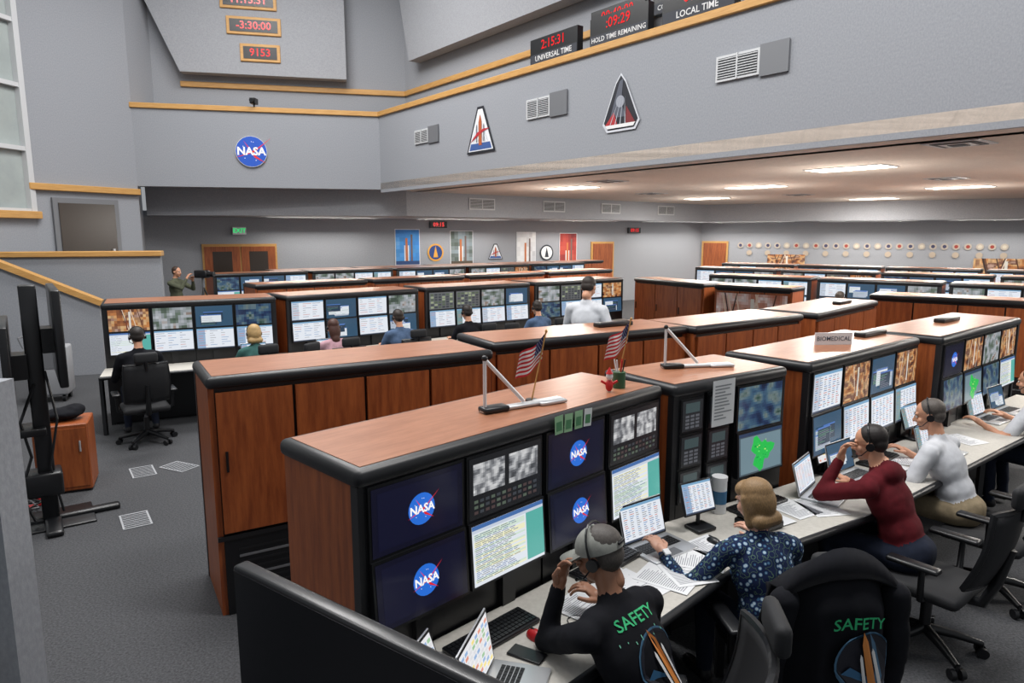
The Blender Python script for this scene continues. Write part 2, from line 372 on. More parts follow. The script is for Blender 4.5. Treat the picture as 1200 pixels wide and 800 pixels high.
mb=MB();mb.box(.12,1.45,-.05,.0,.95,3.12,GREY);mb.box(.22,1.35,-.07,-.03,1.0,3.02,DKGL);mb.box(.22,1.35,-.075,-.03,2.0,2.03,GREY);mb.box(1.22,1.26,-.12,-.07,1.8,2.1,ALU)
mb.build('door_1',(C0[0]+.1,C0[1]+.15,0),ang(C0,A))
mb=MB();mb.box(-2.6,0,0,.12,0,1.95,WALL);mb.rbox(-2.6,-.12,-.08,.0,1.0,1.1,TRIMW,.01,1);mb.build('wall_partition',(-1.58,2.0,0),0)
# ---------------------------------------------------------------- facade fittings
def on(P,Q,t,z,off=-.012):
    x,y=along(P,Q,t,off);return T(x,y,z)@Matrix.Rotation(ang(P,Q),4,'Z')
def emit_mb(M,f,name):
    mb=MB();f(mb);o=mb.build(name);o.matrix_world=M;return o
def vent(w,h,plate=0):
    def f(mb):
        mb.box(-w/2,w/2,-.02,.0,-h/2,h/2,VENT);mb.box(-w/2+.03,w/2-.03,-.024,-.01,-h/2+.03,h/2-.03,VDARK)
        n=max(5,int(h/.035))
        for i in range(n): z=-h/2+.03+(h-.06)*(i+.3)/n;mb.box(-w/2+.03,w/2-.03,-.032,-.02,z,z+.35*(h-.06)/n,VENT)
        mb.box(-.01,.01,-.034,-.02,-h/2,h/2,VENT)
        if plate: mb.box(w/2,w/2+plate,-.02,.0,-h/2-.03,h/2+.03,GREY)
    return f
emit_mb(on(B,C,1.95,4.45),vent(.55,.28,.4),'air_vent')
emit_mb(on(B,C,5.78,4.5),vent(.6,.32,.42),'air_vent')
emit_mb(on(B,C,9.62,4.47),vent(.62,.31,.38),'air_vent')
for t in (2.3,4.9,7.3,10.0): emit_mb(on(BM[1],BM[2],t,3.2),vent(.85,.3),'air_vent')
def nasa_sign(mb):
    mb.cyl((0,0,0),(0,-.03,0),.34,VENT,n=32);nasa_ball(mb,0,0,.33,-.032,PRT)
emit_mb(on(A,B,2.40,4.24,-.02),nasa_sign,'round_logo_sign')
def patch1(mb):
    mb.pol([(-.46,-.4),(.46,-.4),(.1,.44),(-.1,.44)],-.01,PRT,(30,32,40));mb.pol([(-.40,-.36),(.40,-.36),(.07,.39),(-.07,.39)],-.014,PRT,(226,228,232))
    mb.pol([(-.36,-.34),(.36,-.34),(.31,-.22),(-.31,-.22)],-.017,PRT,(60,90,150))
    for x in(-.13,.1): mb.pol([(x,-.2),(x+.03,-.2),(x+.03,.08),(x+.015,.13),(x,.08)],-.02,PRT,(90,95,105))
    mb.pol([(-.05,-.26),(.05,-.26),(.05,.16),(0,.3),(-.05,.16)],-.021,PRT,(176,92,52))
    mb.pol([(-.33,-.2),(-.1,-.03),(.1,.03),(.31,.02),(.1,-.02),(-.1,-.1)],-.023,PRT,(180,40,50))
    for k in range(8): mb.pol([(-.3+k*.075,-.2),(-.29+k*.075,-.2),(-.0,.25)],-.016,PRT,(150,156,168))
emit_mb(on(B,C,4.11,4.32),patch1,'mission_patch_triangle')
def patch2(mb):
    sh=[(-.36,-.28),(-.27,-.4),(.3,-.4),(.38,-.28),(.1,.3),(0,.42),(-.1,.3)]
    mb.pol(sh,-.01,PRT,(205,208,215));mb.pol([(a*.91,b*.92) for a,b in sh],-.014,PRT,(28,30,40))
    mb.pol([(-.2,-.2),(-.02,.3),(.05,.34),(.02,.0),(.12,-.2)],-.018,PRT,(84,88,100));mb.disc(.0,.02,.085,-.019,PRT,(150,154,164),16)
    mb.pol([(-.3,-.3),(-.05,-.3),(-.12,-.12)],-.02,PRT,(170,44,48));mb.pol([(.12,-.3),(.3,-.3),(.12,-.05)],-.02,PRT,(120,40,44))
    for k in range(4): mb.pol([(-.2+k*.1,-.3),(-.185+k*.1,-.3),(.0+k*.03,.1)],-.022,PRT,(185,190,200))
    mb.pol([(-.29,-.3),(.31,-.3),(.27,-.35),(-.25,-.35)],-.023,PRT,(225,225,225))
emit_mb(on(B,C,7.66,4.31),patch2,'mission_patch_shield')
LED=(255,8,22)
def clock(lbl,dig,w=1.15):
    def f(mb):
        mb.box(-w/2,w/2,0,.12,0,.4,BLKM)
        mb.rect(-w/2+.01,.01,w/2-.01,.15,-.002,PRT,(40,44,54));mb.text(lbl,0,.08,.12 if len(lbl)<15 else .1,-.004,PRT,(215,215,215),.01)
        mb.text(dig,0,.275,.2,-.004,SCR,LED,.01)
    return f
emit_mb(on(B,C,6.12,5.215,-.0),clock('UNIVERSAL TIME','2:15:31'),'countdown_clock')
emit_mb(on(B,C,7.55,5.215,-.0),clock('HOLD TIME REMAINING',':09:29'),'countdown_clock')
emit_mb(on(B,C,8.95,5.215,-.0),clock('LOCAL TIME','09:15'),'countdown_clock')
emit_mb(on(B,C,7.0,5.55,.55),clock('TIME REMAINING','00:40:00'),'countdown_clock')
emit_mb(on(B,C,8.3,5.6,.55),clock('COUNT DOWN TIME','-03:40:00'),'countdown_clock')
def wclock(dig,w,h=.19):
    def f(mb):
        mb.rbox(-w,w,0,.06,-h,h,TRIMW,.01,1);mb.box(-w+.07,w-.07,-.01,.02,-h+.06,h-.06,BLKM);mb.text(dig,0,0,.23,-.014,SCR,LED,.02)
    return f
for t,z,d,w_ in ((2.38,6.45,'9153',.43),(2.27,7.02,'-3:30:00',.58),(2.18,7.56,'11:15:31',.6)):
    emit_mb(on(A2,B2,t,z,-.41),wclock(d,w_),'led_clock')
mb=MB();mb.box(-.06,.06,-.1,.1,.0,.12,BLKM);mb.cyl((0,-.1,.06),(0,-.16,.06),.05,BLKM);mb.cyl((0,0,-.0),(0,0,-.06),.02,BLKM);mb.build('security_camera',(-5.75,15.85,5.27))
# ---------------------------------------------------------------- back wall fittings
def poster(w,h,kind):
    def f(mb):
        mb.box(-w/2,w/2,0,.02,-h/2,h/2,WHITE)
        pal={'blue':[(50,120,200),(60,140,210),(120,170,220)],'sky':[(60,70,60),(120,130,130),(160,176,190)],'red':[(120,36,38),(170,60,50),(196,90,70)],'plan':[(190,190,195),(215,215,215),(232,232,232)]}[kind]
        img(mb,-w/2+.02,-h/2+.02,w/2-.02,h/2-.02,-.003,pal,6,9,PRT,.3,.05)
        mb.rect(-.07,-h*.4,.0,h*.25,-.005,PRT,(190,110,60));mb.rect(-.11,-h*.4,-.075,h*.05,-.006,PRT,(230,230,230));mb.rect(.01,-h*.4,.04,h*.05,-.006,PRT,(230,230,230))
        mb.rect(.1,-h*.4,.16,h*.35,-.005,PRT,(110,90,84));mb.rect(-w/2+.02,-h/2+.02,w/2-.02,-h*.38,-.007,PRT,(84,74,60) if kind!='blue' else (40,70,120))
    return f
for t,z,w,h,k in((4.84,2.02,.8,1.09,'blue'),(6.66,1.98,.8,1.08,'sky'),(9.04,1.77,.74,1.43,'plan'),(10.73,1.79,.73,1.33,'red')):
    emit_mb(on(W1,W2,t,z,-.03),poster(w,h,k),'launch_poster')
def rlogo(c1,c2):
    def f(mb): mb.disc(0,0,.27,0,PRT,c1);mb.disc(0,0,.22,-.002,PRT,c2);mb.pol([(-.08,-.15),(.08,-.15),(0,.2)],-.004,PRT,c1)
    return f
emit_mb(on(W1,W2,5.76,1.85,-.03),rlogo((220,160,60),(30,60,120)),'round_emblem')
emit_mb(on(W1,W2,9.85,1.79,-.03),rlogo((40,45,55),(230,230,230)),'round_emblem')
emit_mb(on(W1,W2,7.87,1.84,-.03)@Matrix.Scale(.6,4),patch1,'mission_patch_triangle')
def dclock(mb): mb.box(-.28,.28,0,.06,-.1,.1,BLKM);mb.text('09:15',0,0,.17,-.004,SCR,LED,.02)
emit_mb(on(W1,W2,5.85,2.7,-.1),dclock,'led_clock');emit_mb(on(W1,W2,13.6,2.55,-.1),dclock,'led_clock')
mb_=lambda mb:(mb.box(-.17,.17,0,.05,-.1,.1,WHITE),mb.text('EXIT',0,0,.16,-.004,SCR,(40,220,120),.02))
emit_mb(on(W1,W2,.05,2.5,-.1),mb_,'exit_sign')
def dbl_door(mb):
    mb.box(-.95,.95,0,.05,0,2.15,TRIMW)
    for x in(-.9,.02): mb.box(x,x+.88,-.02,.03,.02,2.08,WOOD);mb.box(x+.2,x+.68,-.025,.0,1.3,1.95,DKGL)
    mb.cyl((-.06,-.06,1.05),(-.06,-.06,1.25),.012,ALU);mb.cyl((.06,-.06,1.05),(.06,-.06,1.25),.012,ALU)
emit_mb(on(W1,W2,.05,0,-.06),dbl_door,'door_2')
def sdoor(mb): mb.box(-.5,.5,0,.05,0,2.15,TRIMW);mb.box(-.43,.43,-.02,.03,.02,2.08,WOOD);mb.cyl((.35,-.06,1.0),(.35,-.02,1.0),.03,ALU)
emit_mb(on(W1,W2,12.2,0,-.06),sdoor,'door_3');emit_mb(on(W2,W3,.55,0,-.06),sdoor,'door_4')
def mural(w,h):
    def f(mb): mb.M=T(-w/2,-.012,-h/2);screen(mb,'pad',w,h,m=PRT);mb.M=Matrix();mb.box(-w/2,w/2,-.01,.0,-h/2,h/2,WHITE)
    return f
emit_mb(on(W2,W3,3.15,1.42,-.03),mural(1.3,.5),'mural_print');emit_mb(on(W2,W3,9.8,1.2,-.03),mural(1.7,.85),'mural_print')
def plaques(mb):
    for i in range(26):
        x=i*.33;mb.disc(x,.0,.11,0,PRT,(180,168,155),10);mb.disc(x,.0,.06,-.002,PRT,random.choice([(60,60,90),(150,60,50),(200,190,170)]),8)
        if i%2: mb.disc(x,-.28,.1,0,PRT,(180,164,146),10)
emit_mb(on(W2,W3,1.5,2.0,-.03),plaques,'mission_plaques')
# ---------------------------------------------------------------- lamps
def area(name,parent,loc,sx,sy,e,col=(1,1,1),rot=(0,0,0)):
    l=bpy.data.lights.new(name,'AREA');l.shape='RECTANGLE';l.size=sx;l.size_y=sy;l.energy=e;l.color=col
    o=bpy.data.objects.new(name,l);COL.objects.link(o);o.location=loc;o.rotation_euler=rot
    if parent: o.parent=parent
    return o
def panel_lamp(x,y,power=55,z=3.45,s=(1.25,.62)):
    mb=MB();w,d=s;mb.box(-w/2,w/2,-d/2,d/2,-.012,.0,VENT);mb.box(-w/2+.03,w/2-.03,-d/2+.03,d/2-.03,-.016,-.011,LAMP)
    p=mb.build('ceiling_lamp',(x,y,z-.001),FR)
    area('lamp_light',p,(0,0,-.05),w,d,power,(1,.96,.9))
    l=bpy.data.lights.new('ceiling_fill','POINT');l.energy=power*.3;l.shadow_soft_size=.3;l.color=(1,.95,.88)  # unseen fill point added below the panel to brighten the ceiling
    o=bpy.data.objects.new('ceiling_fill',l);COL.objects.link(o);o.location=(0,0,-.75);o.parent=p
for p in[(5.4,11.2),(5.4,15.5),(10,15.6),(1.35,15.8),(5.7,20.4),(10.7,20.6),(9.5,10.5),(7.8,6.0)]: panel_lamp(*p,power=190)
for P,Q,n in ((W1,W2,4),(W2,W3,3)):
    for i in range(n):
        M=on(P,Q,dist(P,Q)*(i+.5)/n,2.848,-.7);mb=MB();mb.box(-1.5,1.5,-.06,.06,-.02,0,LGREY)
        o=mb.build('wall_wash_lamp',M.translation,ang(P,Q));area('wash_light',o,(0,0,-.04),2.9,.1,75,(1,.97,.92),(math.radians(-25),0,0))
def diffuser(mb):
    for k in range(4): q=.3-.07*k;mb.box(-q,q,-q,q,-.012-.006*k,0 if k==0 else -.01,VENT if k%2==0 else VDARK)
for x,y in((1.9,13.9),(5.2,8.2),(8.2,13.2),(3.6,18),(7.6,18.5)):
    mb=MB();diffuser(mb);mb.build('ceiling_diffuser',(x,y,3.449),FR)
for x,y,e in((-4.5,10.5,420),(-1.5,6.0,450),(-5.5,4.5,220),(2.5,3.5,430),(-4,13.0,250)):
    mb=MB();mb.box(-1.6,1.6,-.7,.7,0.0,.08,VENT);o=mb.build('hall_luminaire',(x,y,9.02));area('hall_light',o,(0,0,-.03),3.2,1.4,e,(1,.985,.97))
# ---------------------------------------------------------------- floor vents
for x,y,r in((-3.78,6.7,35),(-3.2,5.5,35),(-3.48,6.85,65)):
    mb=MB();mb.box(-.11,.11,-.17,.17,0,.006,LGREY)
    for i in range(8): mb.box(-.095,.095,-.155+i*.04,-.133+i*.04,.0062,.008,VDARK)
    mb.build('floor_vent',(x,y,.001),math.radians(r))
# ---------------------------------------------------------------- office chair
def chair_mesh():
    mb=MB()
    for k in range(5):
        a=2*math.pi*k/5+.3;c,s=math.cos(a),math.sin(a)
        mb.tube([(0,0,.13),(.15*c,.15*s,.11),(.3*c,.3*s,.075)],[.032,.026,.018],BLKM,8)
        mb.cyl((.3*c-.015*s,.3*s+.015*c,.03),(.3*c-.04*s,.3*s+.04*c,.03),.03,BLKM,n=12);mb.cyl((.3*c+.015*s,.3*s-.015*c,.03),(.3*c+.04*s,.3*s-.04*c,.03),.03,BLKM,n=12)
        mb.cyl((.3*c,.3*s,.03),(.3*c,.3*s,.08),.01,BLKM,n=6)
    mb.cyl((0,0,.1),(0,0,.3),.03,BLKM);mb.cyl((0,0,.3),(0,0,.38),.02,GREY)
    mb.rbox(-.11,.11,-.13,.1,.36,.4,BLKM,.015)
    mb.rbox(-.24,.24,-.23,.25,.39,.46,CHR,.034,3)
    n=9;mm=9;vs=[];fs=[]
    def bp(u,v,o=0):
        x=(u-.5)*.46*(1-.12*abs(v-.4));z=.54+v*.44
        y=-.27-.10*v-.03*math.sin(v*3.1)+.05*(2*u-1)**2+o
        return (x,y,z)
    for o in (0,-.03):
        for j in range(mm):
            for i in range(n): vs.append(bp(i/(n-1),j/(mm-1),o))
    q=n*mm
    for j in range(mm-1):
        for i in range(n-1):
            a=j*n+i;fs.append((a,a+1,a+n+1,a+n));fs.append((q+a,q+a+n,q+a+n+1,q+a+1))
    for j in range(mm-1): fs.append((j*n,(j+1)*n,q+(j+1)*n,q+j*n));fs.append((j*n+n-1,q+j*n+n-1,q+(j+1)*n+n-1,(j+1)*n+n-1))
    for i in range(n-1): fs.append((i,q+i,q+i+1,i+1));k=(mm-1)*n;fs.append((k+i,k+i+1,q+k+i+1,q+k+i))
    mb.add(vs,fs,CHR,smooth=True)
    rim=[bp(i/10,0,-.015) for i in range(11)]+[bp(1,j/8,-.015) for j in range(1,9)]+[bp(1-i/10,1,-.015) for i in range(1,11)]+[bp(0,1-j/8,-.015) for j in range(1,9)]
    mb.tube(rim,.017,BLKM,6)
    mb.tube([(0,-.1,.38),(0,-.27,.4),(0,-.33,.55),(0,-.38,.75)],[.03,.03,.028,.02],BLKM)
    mb.tube([(0,-.40,.92),(0,-.42,1.02)],.015,BLKM);mb.rbox(-.12,.12,-.43,-.37,1.0,1.12,CHR,.03,3)
    for s in(-1,1):
        mb.tube([(s*.2,-.05,.4),(s*.28,-.06,.42),(s*.29,-.06,.6)],[.018,.018,.016],BLKM);mb.rbox(s*.29-.04,s*.29+.04,-.15,.12,.6,.63,BLKM,.014)
    o=mb.build('c');d=o.data;bpy.data.objects.remove(o);return d
CH=chair_mesh()
def chair(x,y,deg,name='office_chair'): return link(name,CH,(x,y,0),math.radians(deg-90))
# ---------------------------------------------------------------- people
def remesh(prims,vox,name,smooth=4,disp=0):
    """capsules ('c',p0,p1,r0,r1,mat) and ellipsoids ('e',c,(rx,ry,rz),R3,mat) merged into a single continuous surface"""
    mb=MB();dm=BLK
    for p in prims:
        if p[0]=='c':
            P0,P1=Vector(p[1]),Vector(p[2]);d=(P1-P0);L=d.length
            if L<1e-5: d=Vector((0,0,1));L=1e-4
            d=d.normalized();n=5;pts=[];rs=[]
            for k in range(n): t=math.pi/2*(1-k/n);pts.append(P0-d*p[3]*math.sin(t));rs.append(max(1e-4,p[3]*math.cos(t)))
            pts+=[P0,P1];rs+=[p[3],p[4]]
            for k in range(1,n+1): t=math.pi/2*k/n;pts.append(P1+d*p[4]*math.sin(t));rs.append(max(1e-4,p[4]*math.cos(t)))
            vs=[];fs=[];a=d.orthogonal().normalized();b=d.cross(a);N=12
            for q,r in zip(pts,rs):
                for k in range(N): vs.append(q+(a*math.cos(2*math.pi*k/N)+b*math.sin(2*math.pi*k/N))*r)
            for i in range(len(pts)-1):
                for k in range(N): fs.append((i*N+k,i*N+(k+1)%N,(i+1)*N+(k+1)%N,(i+1)*N+k))
            fs.append(tuple(range(N))[::-1]);fs.append(tuple(range((len(pts)-1)*N,len(pts)*N)))
            mb.add(vs,fs,dm)
        else:
            mb.M=Matrix.Translation(p[1])@p[3].to_4x4();bm=bmesh.new();bmesh.ops.create_icosphere(bm,subdivisions=3,radius=1)
            bm.verts.index_update()
            mb.add([(v.co.x*p[2][0],v.co.y*p[2][1],v.co.z*p[2][2]) for v in bm.verts],[[v.index for v in f.verts] for f in bm.faces],dm);bm.free();mb.M=Matrix()
    o=mb.build('tmp');m=o.modifiers.new('r','REMESH');m.mode='VOXEL';m.voxel_size=vox
    s=o.modifiers.new('s','SMOOTH');s.iterations=smooth;s.factor=.5
    dg=bpy.context.evaluated_depsgraph_get();me=bpy.data.meshes.new_from_object(o.evaluated_get(dg))
    bpy.data.objects.remove(o);me.name=name
    me.materials.clear();ml=[]
    for p in prims:
        if p[-1] not in ml: ml.append(p[-1])
    for x in ml: me.materials.append(x)
    nf=len(me.polygons);ct=np.zeros(nf*3);me.polygons.foreach_get('center',ct);ct=ct.reshape(-1,3)
    best=np.full(nf,1e9);idx=np.zeros(nf,dtype=int)
    for p in prims:
        if p[0]=='c':
            a=np.array(p[1]);b=np.array(p[2]);ab=b-a;t=np.clip(((ct-a)@ab)/max(1e-9,ab@ab),0,1)
            d=np.linalg.norm(ct-(a+t[:,None]*ab),axis=1)-(p[3]+t*(p[4]-p[3]))
        else:
            R=np.array(p[3]);q=(ct-np.array(p[1]))@R;r=np.array(p[2]);d=(np.linalg.norm(q/r,axis=1)-1)*min(p[2])
        k=d<best;best[k]=d[k];idx[k]=ml.index(p[-1])
    me.polygons.foreach_set('material_index',idx.tolist())
    if disp:
        for v in me.vertices:
            q=v.co;n=noise.noise(Vector((q.x*9,q.y*9,q.z*14)))+.5*noise.noise(q*25)
            v.co=q+v.normal*n*disp
    me.polygons.foreach_set('use_smooth',[True]*nf);me.update();return me
I3=Matrix.Identity(3)
EYEW=mat('eye_white',(225,220,215),.3);EYED=mat('eye_dark',(30,22,18),.2);LIP=mat('lips',(165,95,85),.5)
def ik(S,Tg,l1,l2,pole):
    d=Tg-S;L=min(d.length,.985*(l1+l2));L=max(L,.12);dr=d.normalized();a=(l1*l1-l2*l2+L*L)/(2*L);h=math.sqrt(max(0,l1*l1-a*a))
    p=pole-dr*pole.dot(dr);p.normalize();return S+dr*a+p*h,S+dr*L
def hand_prims(M,side,curl,sm):
    P=[];tr=lambda x,y,z:tuple(M@Vector((x*side,y,z)))
    P.append(('e',tr(0,.045,0),(.038,.05,.016),(M.to_3x3()@I3).normalized(),sm))
    P.append(('c',tr(0,-.02,0),tr(0,.02,0),.026,.026,sm))
    for k,(x,l) in enumerate(((-.030,.068),(-.010,.078),(.011,.074),(.030,.058))):
        p=Vector((x,.082-abs(x)*.25,0));d=0;ls=(l*.45,l*.32,l*.27);r=.0086
        for j,s in enumerate(ls):
            d+=curl*(1,.9,.7)[j];q=p+Vector((x*.06,math.cos(d)*s,-math.sin(d)*s));P.append(('c',tr(*p),tr(*q),r,r*.9,sm));p=q;r*=.92
    P.append(('c',tr(-.03,.015,-.004),tr(-.058,.045,-.012),.013,.011,sm));P.append(('c',tr(-.058,.045,-.012),tr(-.062,.078,-.018-.015*curl),.0105,.009,sm))
    return P
def person(name,x,y,deg,sit=True,lean=25,yaw=0,pitch=10,hands=None,shirt=None,pants=None,skin=(205,150,120),hair=(60,45,35),style='short',
           sleeve='long',female=False,headset=True,cap=None,vox=.013,back_decal=None,curl=.45,poles=None,hipz=.54,side_lean=0,roll=0,watch=False,hood=False,scale=1):
    E_=empty(name,(x,y,0),math.radians(deg-90));E_.scale=(scale,scale,scale)
    SK=mat('skin_%d_%d_%d'%skin,skin,.5,kind='noise',col2=tuple(int(c*.95) for c in skin),scale=30)
    HR=mat('hair_%d_%d_%d'%hair,hair,.6,kind='noise',col2=tuple(int(c*.72) for c in hair),scale=60,stretch=(5,5,1))
    SH=mat('shoe',(25,25,28),.5)
    hz=hipz if sit else .96
    H=Vector((0,0,hz));la=math.radians(lean);sl=math.radians(side_lean);sp=Vector((math.sin(sl),math.sin(la),math.cos(la)*math.cos(sl))).normalized()
    R=Matrix.Rotation(-la,3,'X')@Matrix.Rotation(sl,3,'Y')
    k=.92 if female else 1.0
    q=lambda d,a=0,b=0:H+sp*d*k+R@Vector((a,b,0))
    pr=[]
    pr.append(('e',tuple(q(.0)),(.165,.125,.12),R,pants));pr.append(('e',tuple(q(.14,0,.012)),(.15*k,.115,.15),R,shirt))
    pr.append(('e',tuple(q(.32,0,.0)),(.172*k,.112,.19),R,shirt));pr.append(('c',tuple(q(.44,-.12*k)),tuple(q(.44,.12*k)),.07,.07,shirt))
    if female: pr.append(('e',tuple(q(.3,-.07,.08)),(.065,.06,.065),R,shirt));pr.append(('e',tuple(q(.3,.07,.08)),(.065,.06,.065),R,shirt))
    nb=q(.50,0,-.01)
    hc=nb+sp*.05+Vector((0,.045,.11))
    pr.append(('c',tuple(q(.44)),tuple(nb),.07,.058,shirt));pr.append(('c',tuple(nb),tuple(hc+Vector((0,-.03,-.03))),.05,.048,SK))
    if hood: pr.append(('e',tuple(q(.47,0,-.075)),(.11,.055,.07),R,shirt));pr.append(('c',tuple(q(.49,-.07,-.03)),tuple(q(.49,.07,-.03)),.035,.035,shirt))
    elif not female: pr.append(('c',tuple(q(.50,-.035,-.025)),tuple(q(.50,.035,-.025)),.034,.034,shirt))
    if hands is None: hands=[(.16,.42,.79),(-.16,.42,.79)] if sit else [(.25,.1,.85),(-.25,.1,.85)]
    hm=[]
    for i,s in enumerate((1,-1)):
        S=q(.43,s*.185*k);pl=Vector((s*.5,-.4,-.8)) if not poles or poles[i] is None else Vector(poles[i])
        El,Hd=ik(S,Vector(hands[i][:3]),.29*k,.25*k,pl)
        if sleeve=='short':
            pr.append(('c',tuple(S),tuple(S.lerp(El,.7)),.062*k,.058*k,shirt));pr.append(('c',tuple(S.lerp(El,.6)),tuple(El),.044*k,.04*k,SK))
        else: pr.append(('c',tuple(S),tuple(El),.062*k,.046*k,shirt))
        fm=shirt if sleeve=='long' else SK
        w=Hd;pr.append(('c',tuple(El),tuple(El.lerp(w,.93)),.045*k if sleeve=='long' else .04*k,.033*k if sleeve=='long' else .026*k,fm))
        pr.append(('c',tuple(El.lerp(w,.9)),tuple(w),.024,.023,SK))
        fd=(w-El).normalized()
        if len(hands[i])>3: fd=Vector(hands[i][3]).normalized()
        up=Vector(hands[i][4]) if len(hands[i])>4 else Vector((0,0,1))
        z=(up-fd*up.dot(fd)).normalized();xx=fd.cross(z).normalized()
        M=Matrix((( xx.x,fd.x,z.x,w.x),(xx.y,fd.y,z.y,w.y),(xx.z,fd.z,z.z,w.z),(0,0,0,1)))
        hm.append((M,s))
        if watch and s==-1:
            mw=MB();mw.M=M;mw.tube([(.031*math.cos(t*.5236),-.03,.026*math.sin(t*.5236)) for t in range(13)],.006,BLKM,6);mw.rbox(-.018,.018,-.05,-.012,.024,.036,WHITE,.004);mw.build('wristwatch',parent=E_)
    for s in(1,-1):
        hp=H+Vector((s*.09,.02,-.01))
        if sit: kn=hp+Vector((s*.05,.42,.0));an=Vector((s*.15,.40,.11));toe=Vector((s*.17,.56,.04))
        else: kn=Vector((s*.1,.02,.5));an=Vector((s*.11,-.02,.09));toe=Vector((s*.13,.14,.03))
        pr.append(('c',tuple(hp),tuple(kn),.092,.064,pants));pr.append(('c',tuple(kn),tuple(an),.06,.045,pants));pr.append(('c',tuple(an+Vector((0,-.02,-.045))),tuple(toe),.042,.035,SH))
    me=remesh(pr,vox,name+'_body',5,.005);body=link('body',me,parent=E_)
    for M,s in hm:
        link('hand',remesh(hand_prims(M,s,curl,SK),.0042 if vox<.02 else .006,'hand',2),parent=E_)
    Rh=(Matrix.Rotation(math.radians(yaw),3,'Z')@Matrix.Rotation(math.radians(-pitch),3,'X')@Matrix.Rotation(math.radians(roll),3,'Y'))
    hh=empty('head',hc);hh.parent=E_;hh.rotation_euler=Rh.to_euler();hh.scale=(.93,.93,.93)
    hp=[('e',(0,-.012,.03),(.075,.094,.086),I3,SK),('e',(0,.028,-.035),(.057,.062,.078),I3,SK),('e',(0,.06,-.095),(.026,.024,.02),I3,SK),
        ('c',(0,.086,.006),(0,.104,-.028),.009,.0125,SK),('c',(-.012,.09,-.033),(.012,.09,-.033),.009,.009,SK),('c',(-.036,.074,.022),(.036,.074,.022),.012,.012,SK),
        ('e',(-.038,.06,-.03),(.024,.022,.026),I3,SK),('e',(.038,.06,-.03),(.024,.022,.026),I3,SK),
        ('c',(-.02,.083,-.062),(.02,.083,-.062),.008,.008,LIP),('e',(.078,-.008,-.01),(.011,.02,.031),I3,SK),('e',(-.078,-.008,-.01),(.011,.02,.031),I3,SK),
        ('c',(0,-.02,-.05),(0,-.03,-.11),.05,.05,SK)]
    hp+=[('e',(0,-.028,.045),(.083,.091,.082),I3,HR),('e',(0,-.05,.0),(.077,.06,.07),I3,HR)]
    if style=='bob': hp+=[('e',(0,-.035,.0),(.092,.088,.11),I3,HR),('c',(.066,-.01,.02),(.07,-.01,-.11),.03,.026,HR),('c',(-.066,-.01,.02),(-.07,-.01,-.11),.03,.026,HR),('c',(-.055,-.065,-.10),(.055,-.065,-.10),.042,.042,HR),('e',(0,.03,.065),(.075,.055,.05),I3,HR)]
    if style=='long': hp+=[('e',(0,-.06,-.06),(.085,.06,.14),I3,HR),('e',(0,-.08,-.17),(.06,.04,.08),I3,HR)]
    link('head_mesh',remesh(hp,.0055 if vox<.02 else .009,'head',3),parent=hh)
    mb=MB()
    for s in(-1,1):
        mb.ell((s*.03,.079,.002),(.014,.010,.008),EYEW,10,6);mb.ell((s*.03,.0865,.002),(.006,.004,.006),EYED,8,5)
        mb.tube([(s*.015,.089,.021),(s*.03,.091,.026),(s*.048,.08,.02)],.0035,HR,5)
    if headset:
        e=.10 if cap else .091
        pts=[(e*math.sin(t),-.01,.035+(e+.005)*math.cos(t)) for t in np.linspace(-1.75,1.75,15)]
        mb.tube(pts,.005,BLKM,6)
        for s in(-1,1): mb.cyl((s*.08,-.01,-.008),(s*.1,-.01,-.008),.026,BLKM,n=14)
        mb.tube([(-.09,.0,-.02),(-.085,.05,-.06),(-.05,.105,-.075)],.0035,BLKM,6);mb.ell((-.045,.108,-.075),(.011,.008,.008),BLKM,8,5)
    mb.build('face_details',parent=hh)
    if cap:
        mc=MB();mc.ell((0,-.015,.03),(.092,.106,.095),cap,24,8,z0=-.05);n=12;vs=[]
        for i in range(n+1):
            a=math.pi*(.14+.72*i/n);c,s=math.cos(a),math.sin(a)
            vs+=[(.09*c,-.015+.105*s,.034),(.095*c,-.015+.105*s+.085*max(0,s)**.6,.018),(.09*c,-.015+.105*s,.026),(.095*c,-.015+.105*s+.085*max(0,s)**.6,.012)]
        fs=[]
        for i in range(n): a=4*i;b=a+4;fs+=[(a,b,b+1,a+1),(a+2,a+3,b+3,b+2),(a+1,b+1,b+3,a+3)]
        mc.add(vs,fs,cap,smooth=True);mc.ell((0,-.015,.125),(.01,.01,.006),cap,8,4);mc.rbox(-.03,.03,-.126,-.116,.04,.052,BLKM,.003)
        mc.build('cap',parent=hh)
    if back_decal:
        bv=BVHTree.FromPolygons([v.co for v in me.vertices],[p.vertices for p in me.polygons])
        md=MB();back_decal(md);out=[]
        for v in md.v:
            o=q(.30)+R@Vector((v[0],-.5,0))+sp*v[2]
            h=bv.ray_cast(o,R@Vector((0,1,0)))
            off=.004-v[1]
            out.append(tuple(h[0]-(R@Vector((0,1,0)))*off) if h[0] is not None and (h[0]-o).length<.6 else tuple(o+R@Vector((0,.38,0))))
        md.v=out;md.build('jacket_emblem',parent=E_)
    return E_
def cloth(n,c,s=14,k='noise',d=.86): return mat('cloth_'+n,c,.9,kind=k,col2=tuple(int(q*d) for q in c),scale=s,bump=.15,spec=.2)
NAVY=cloth('black_navy',(20,21,27));JEAN=cloth('jeans',(34,40,56));KHAKI=cloth('khaki',(150,135,110));MAROON=cloth('maroon',(96,26,34));POLO=cloth('white_polo',(206,208,213),d=.94)
BLOUSE=mat('floral_blouse',(24,40,78),.85,kind='flower',scale=34,spec=.2);BLUEC=cloth('blue',(80,100,130));GRN=cloth('teal',(60,100,96));PINK=cloth('pink',(190,150,160));CAPM=cloth('cap',(150,152,146))
